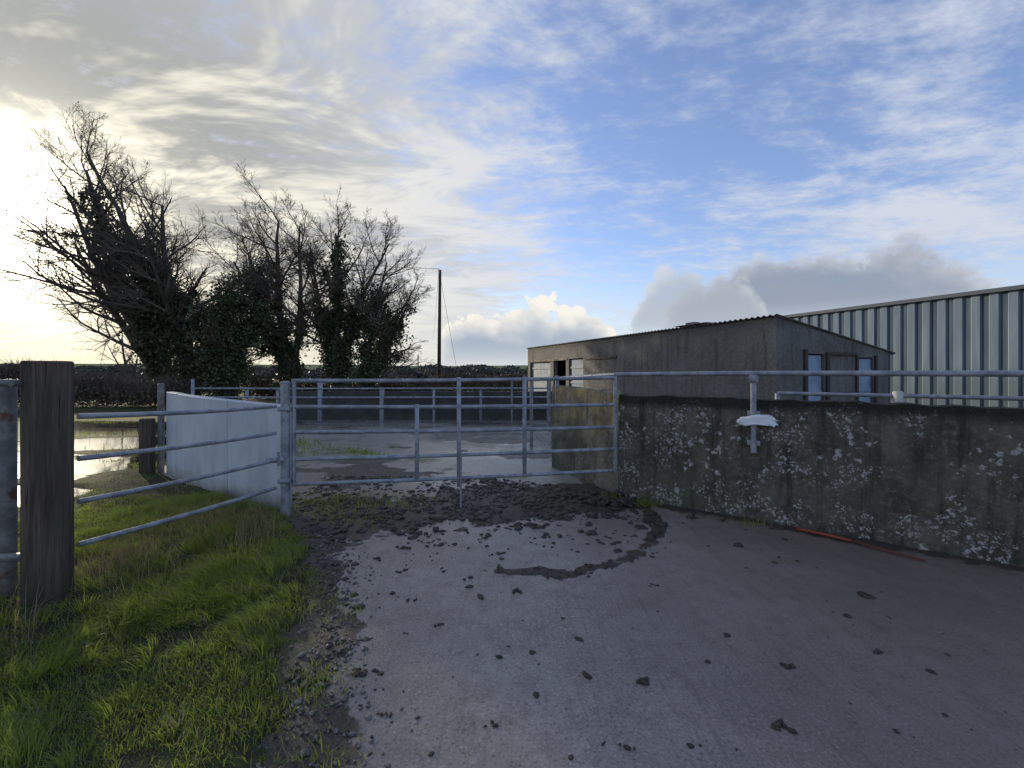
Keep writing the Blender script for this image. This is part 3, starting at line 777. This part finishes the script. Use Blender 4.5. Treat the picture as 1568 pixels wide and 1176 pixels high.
def leaves(name,C_,size,mat,parent,var=None):
    n=len(C_);N=rng.normal(0,1,(n,3));N/=np.linalg.norm(N,axis=1)[:,None]
    R=rng.normal(0,1,(n,3));U=np.cross(N,R);U/=np.linalg.norm(U,axis=1)[:,None];Wv=np.cross(N,U)
    s=(size*rng.uniform(.6,1.3,n))[:,None]
    V=np.stack([C_-U*s*.5,C_-Wv*s*.42,C_+U*s*.6,C_+Wv*s*.42],1).reshape(-1,3)
    i=(np.arange(n)*4)[:,None];F=i+np.array([[0,1,2,3]])
    if var is None: var=rng.uniform(0,1,n)
    npmesh(name,V,F,mat,dict(var=np.repeat(var,4)),False,parent)
def tree(name,base,h,leads,r,bias=(0,0),ivyh=.6,ivyr=.45,nleaf=16000,seed=1,dens=1.0):
    random.seed(seed)
    T=Tree();E=empty(name)
    bz=h*.10
    T.mb.tube([(base[0],base[1],-.1),(base[0],base[1],bz*.5),(base[0]+.03,base[1],bz+.25)],[r*1.35,r*1.1,r*.95],10)
    for k,(lx,ly,ln) in enumerate(leads):
        d=Vector((lx,ly,1)).normalized();T.ok=lx>-.45
        b_=Vector((base[0],base[1],bz*random.uniform(.5,1.0)))
        grow(T,b_,d,h*.80*ln,r*(.8 if k==0 else .62),0,bias,ivyh*h,dens*(1 if T.ok else .8))
    T.mb.build('trunk_and_limbs',[M_bark],True,E)
    segs_to_mesh('twigs',T.seg,M_twig,E)
    if T.ivy and nleaf:
        I=np.array(T.ivy);wt=np.where(I[:,6]==0,2.2,1.0)*np.linalg.norm(I[:,3:6]-I[:,:3],axis=1)
        nc=nleaf//60;ix=rng.choice(len(I),nc,p=wt/wt.sum());tt=rng.uniform(0,1,(nc,1))
        Cc=I[ix,:3]*(1-tt)+I[ix,3:6]*tt
        rad=ivyr*np.where(I[ix,6]==0,.9,.6)*rng.uniform(.4,1.3,nc)
        Cc=Cc+rng.normal(0,1,(nc,3))*rad[:,None]*.5
        Lf=np.repeat(Cc,60,0)+rng.normal(0,1,(nc*60,3))*np.repeat(rad,60)[:,None]*np.array([.36,.36,.5])
        Lf=Lf[Lf[:,2]>0];leaves('ivy',Lf,.12,M_ivy,E)
    return E
tree('bare_ash_tree',(-16.7,20.5),13.0,[(-.16,0,1.0),(-.75,.1,.84),(.08,-.1,.95),(-.48,-.2,.95)],.36,(-.02,0),.66,.6,20000,11)
tree('bare_ash_tree',(-15.1,20.0),10.8,[(-.03,0,1.0),(.30,.1,.86),(-.18,-.1,.9)],.34,(.0,0),.70,.6,20000,5)
tree('ivy_clad_tree',(-12.8,19.0),6.0,[(.03,0,.95),(-.3,.1,.8),(.32,-.1,.8)],.22,(0,0),1.0,.65,20000,3,.55)
tree('bare_ash_tree',(-11.4,22.0),10.8,[(-.06,0,1.0),(-.42,.1,.85),(.20,-.1,.9)],.32,(-.01,0),.52,.5,15000,21)
tree('bare_ash_tree',(-9.3,22.6),10.8,[(-.02,0,1.0),(.25,0,.9),(-.2,.1,.9)],.33,(.02,0),.64,.6,20000,33)
tree('bare_ash_tree',(-7.7,22.0),8.4,[(.10,0,1.0),(.48,0,.85),(.3,.1,.75)],.25,(.03,0),.62,.55,13000,8,.9)
tree('bare_thorn_tree',(-27,30),5.2,[(-.1,0,1.0),(.3,0,.8),(-.4,0,.8)],.14,(0,0),.2,.3,0,44,.6)
# ------------------------------------------------------------------ hedges
def hedge(name,pts,h,th,n,size,mat,twign=0,seed=0,var=1.0):
    E=empty(name)
    pts=np.array(pts,float);sl=np.linalg.norm(np.diff(pts,axis=0),axis=1);cs=np.concatenate([[0],np.cumsum(sl)])
    def topf(s): return h*np.clip(1+var*1.5*(fbm(s/h*.6,s*0+seed,seed,4)-.55),.25,2)
    s=rng.uniform(0,cs[-1],n);x=np.interp(s,cs,pts[:,0]);y=np.interp(s,cs,pts[:,1])
    top=topf(s)
    z=top*rng.uniform(0,1,n)**.7
    w=th*np.sqrt(np.clip(1-(z/top)**3,0,1))+.1
    x=x+rng.normal(0,1,n)*w*.4;y=y+rng.normal(0,1,n)*w*.4
    leaves('foliage',np.stack([x,y,z],1),size,mat,E)
    if twign:
        s=rng.uniform(0,cs[-1],twign);x=np.interp(s,cs,pts[:,0])+rng.normal(0,th*.3,twign);y=np.interp(s,cs,pts[:,1])+rng.normal(0,th*.3,twign)
        top=topf(s)
        z0=rng.uniform(.2,.9,twign)*top;l=rng.uniform(.25,.7,twign)*h*.6
        dx=rng.normal(0,.4,twign)*l;dy=rng.normal(0,.4,twign)*l
        S=np.stack([x,y,z0,x+dx,y+dy,z0+l,np.full(twign,.010),np.full(twign,.004)],1)
        segs_to_mesh('hedge_twigs',S,M_twig,E)
hedge('hedge',[(-34,19),(-24,18.5),(-17.5,18.6),(-14.5,18.2)],1.55,1.4,30000,.10,M_hedge,12000,3)
hedge('hedge',[(-15,24),(-9,24.5),(-3,26),(3,30)],1.0,1.4,20000,.12,M_hedge,5000,8)
hedge('distant_hedgerow',[(-120,60),(-60,66),(-20,62),(12,72),(60,85),(120,100)],1.7,2.5,36000,.4,M_far,0,14)
hedge('distant_hedgerow',[(-260,150),(-100,140),(0,150),(120,170),(260,180)],3.4,5,36000,.8,M_far,0,24)
m,t,b,o=newmat('hazed_distant_hills');M_hill=m
n=t.noise(o,.012,3,.6);n2=t.noise(o,.05,3,.6)
c=t.mix(t.ss(n,.4,.6),(.15,.22,.09),(.18,.19,.12));c=t.mix(t.ss(n2,.5,.6,0,.7),c,(.11,.13,.10))  # paler greens, aerial haze put into the hill colour
setp(t,b,Base_Color=c,Roughness=1);b.inputs['Specular IOR Level'].default_value=0
az=np.radians(np.linspace(-75,75,200));R=np.linspace(240,900,14)
A2,R2=np.meshgrid(az,R);fr=(R2-240)/660
Hh=fr*(6+13*fbm(A2*3.2+5,R2/500,61)+ 8*np.exp(-((A2-.02)/.16)**2))-.3
i=np.arange(A2.size).reshape(A2.shape);F=np.stack([i[:-1,:-1],i[:-1,1:],i[1:,1:],i[1:,:-1]],-1).reshape(-1,4)
npmesh('hills',np.stack([R2*np.sin(A2),R2*np.cos(A2),Hh],-1).reshape(-1,3),F,M_hill,None,True)
# ------------------------------------------------------------------ world
SUN_AZ=math.radians(-48.3);SUN_EL=math.radians(13.0)
sd=Vector((math.sin(SUN_AZ)*math.cos(SUN_EL),math.cos(SUN_AZ)*math.cos(SUN_EL),math.sin(SUN_EL)))
w=bpy.data.worlds.new('World');SC.world=w;w.use_nodes=True
try:
    w.cycles.sampling_method='MANUAL';w.cycles.sample_map_resolution=512
except Exception: pass
t=NT(w.node_tree);bg=w.node_tree.nodes['Background'];ST=.15
sky=t.n.new('ShaderNodeTexSky');sky.sky_type='NISHITA';sky.sun_disc=False
sky.sun_elevation=SUN_EL;sky.sun_rotation=SUN_AZ;sky.air_density=1.0;sky.dust_density=.6;sky.ozone_density=2.0
D=t.n.new('ShaderNodeTexCoord').outputs['Generated']
xyz=t.sep(D);x,y,z=xyz[0],xyz[1],xyz[2]
sdot=t.vmath('DOT_PRODUCT',D,tuple(sd),out=1)
sdc=t.math('MAXIMUM',sdot,0)
gl1=t.math('POWER',sdc,4.0);gl2=t.math('POWER',sdc,60.0);gl3=t.math('POWER',sdc,260.0)
zz=t.math('ADD',t.math('MAXIMUM',z,0),.13)
pc=t.comb(t.math('DIVIDE',x,zz),t.math('DIVIDE',y,zz),0)
el=t.math('ARCSINE',z);azi=t.math('ARCTAN2',x,y)
K=1/ST
def col(r_,g_,b_): return (r_*K,g_*K,b_*K,1)
base=t.mix(1.0,sky.outputs[0],(1.45,1.42,1.72,1),'MULTIPLY')
m1=t.mapping(pc,rot=(0,0,math.radians(-38)),scale=(.9,1.8,1))
n1=t.noise(m1,1.5,5,.66,.35,dim='2D')
m2=t.mapping(pc,rot=(0,0,math.radians(-60)),scale=(1.8,3.0,1))
n2=t.noise(m2,3.2,4,.70,0,dim='2D')
n0=t.noise(pc,.45,1,.5,0,dim='2D')
v=t.math('ADD',t.math('MULTIPLY',n1,.5),t.math('MULTIPLY',n2,.35));v=t.math('ADD',v,t.math('MULTIPLY',n0,.4))
v=t.math('ADD',v,t.math('MULTIPLY',gl1,.30));v=t.math('ADD',v,t.ss(z,.60,.10,-.04,.12))
veil=t.ss(v,.56,.87,.08,.96)
cc=t.mix(gl1,col(.66,.70,.80),col(1.0,.93,.72))
cshade=t.ss(n1,.62,.40)
cc=t.mix(t.math('MULTIPLY',cshade,t.math('ADD',.12,t.math('MULTIPLY',gl1,.95)),clamp=True),cc,t.mix(gl1,col(.44,.49,.60),col(.29,.30,.27)))
c=t.mix(veil,base,cc)
hz=t.ss(z,.24,.0,0,.85)
c=t.mix(hz,c,t.mix(gl1,col(.68,.74,.81),col(1.0,.90,.64)))
dn=t.noise(D,9.0,5,.62,0);dnl=t.noise(D,3.5,1,.5)
off=t.math('MULTIPLY',dn,2.2)
vp=t.voro(t.vmath('ADD',t.vmath('MULTIPLY',D,(26,26,32)),t.comb(off,off,off)),1.0,'F1')
deg=57.29578
eld=t.math('MULTIPLY',el,deg);azd=t.math('MULTIPLY',azi,deg)
def cumulus(c,az0,wa,elb,ht,amp,bright,dark,edge=.5,op=1.0,basew=2.0,c1=3.0,puff=0):
    a=t.math('DIVIDE',t.math('SUBTRACT',azd,az0),wa)
    a2=t.math('MULTIPLY',a,a)
    env=t.math('SUBTRACT',1.0,t.math('MULTIPLY',a2,a2))
    up_=t.math('SUBTRACT',eld,elb)
    f=t.math('ADD',t.math('MULTIPLY',env,ht),t.math('MULTIPLY',t.math('SUBTRACT',dn,.5),amp))
    f=t.math('ADD',f,t.math('MULTIPLY',t.math('SUBTRACT',dnl,.5),amp*1.3))
    if puff: f=t.math('ADD',f,t.math('MULTIPLY',t.math('SUBTRACT',.45,vp),puff))
    f=t.math('SUBTRACT',f,up_)
    mask=t.math('MULTIPLY',t.ss(f,0,edge),t.ss(up_,-basew,basew*.4,0,op))
    lf=t.math('ADD',f,t.math('MULTIPLY',t.math('SUBTRACT',dn,.5),-10.0))
    if puff: lf=t.math('ADD',lf,t.math('MULTIPLY',t.math('SUBTRACT',vp,.45),puff*1.6))
    return t.mix(mask,c,t.mix(t.ss(lf,-.6,c1),bright,dark))
c=cumulus(c,41,19,7.0,5.4,14,col(.66,.68,.72),col(.28,.32,.40),2.2,.88,3.2,4.0,1.6)
c=cumulus(c,23,7.5,6.0,5.0,12,col(.72,.73,.73),col(.44,.48,.54),2.0,.75,3.0,4,1.6)
c=cumulus(c,2.0,12.0,2.8,6.2,13,col(.97,.93,.84),col(.40,.47,.57),.45,.97,3.5,4.6,2.4)
g=t.math('ADD',t.math('MULTIPLY',gl2,.6*K),t.math('MULTIPLY',gl3,5.0*K))
gcol=t.vmath('MULTIPLY',t.comb(g,g,g),(1.0,.92,.70))
c=t.vmath('ADD',c,gcol)
t.l.new(c,bg.inputs[0]);bg.inputs[1].default_value=ST
sl=bpy.data.lights.new('sun','SUN');sl.energy=5.0;sl.angle=math.radians(1.0);sl.color=(1,.87,.66)
so=bpy.data.objects.new('sun',sl);COL.objects.link(so)
so.rotation_euler=(-sd).to_track_quat('-Z','Y').to_euler()
cd=bpy.data.cameras.new('camera');co=bpy.data.objects.new('camera',cd);COL.objects.link(co)
co.location=(0,0,1.45);co.rotation_euler=(math.radians(90),0,0)
cd.sensor_width=36;cd.lens=650/1568*36;cd.shift_y=-18/1568;cd.clip_end=4000;cd.clip_start=.05
SC.camera=co
SC.view_settings.view_transform='Standard'
try: SC.view_settings.look='None'
except Exception: pass
SC.view_settings.exposure=0
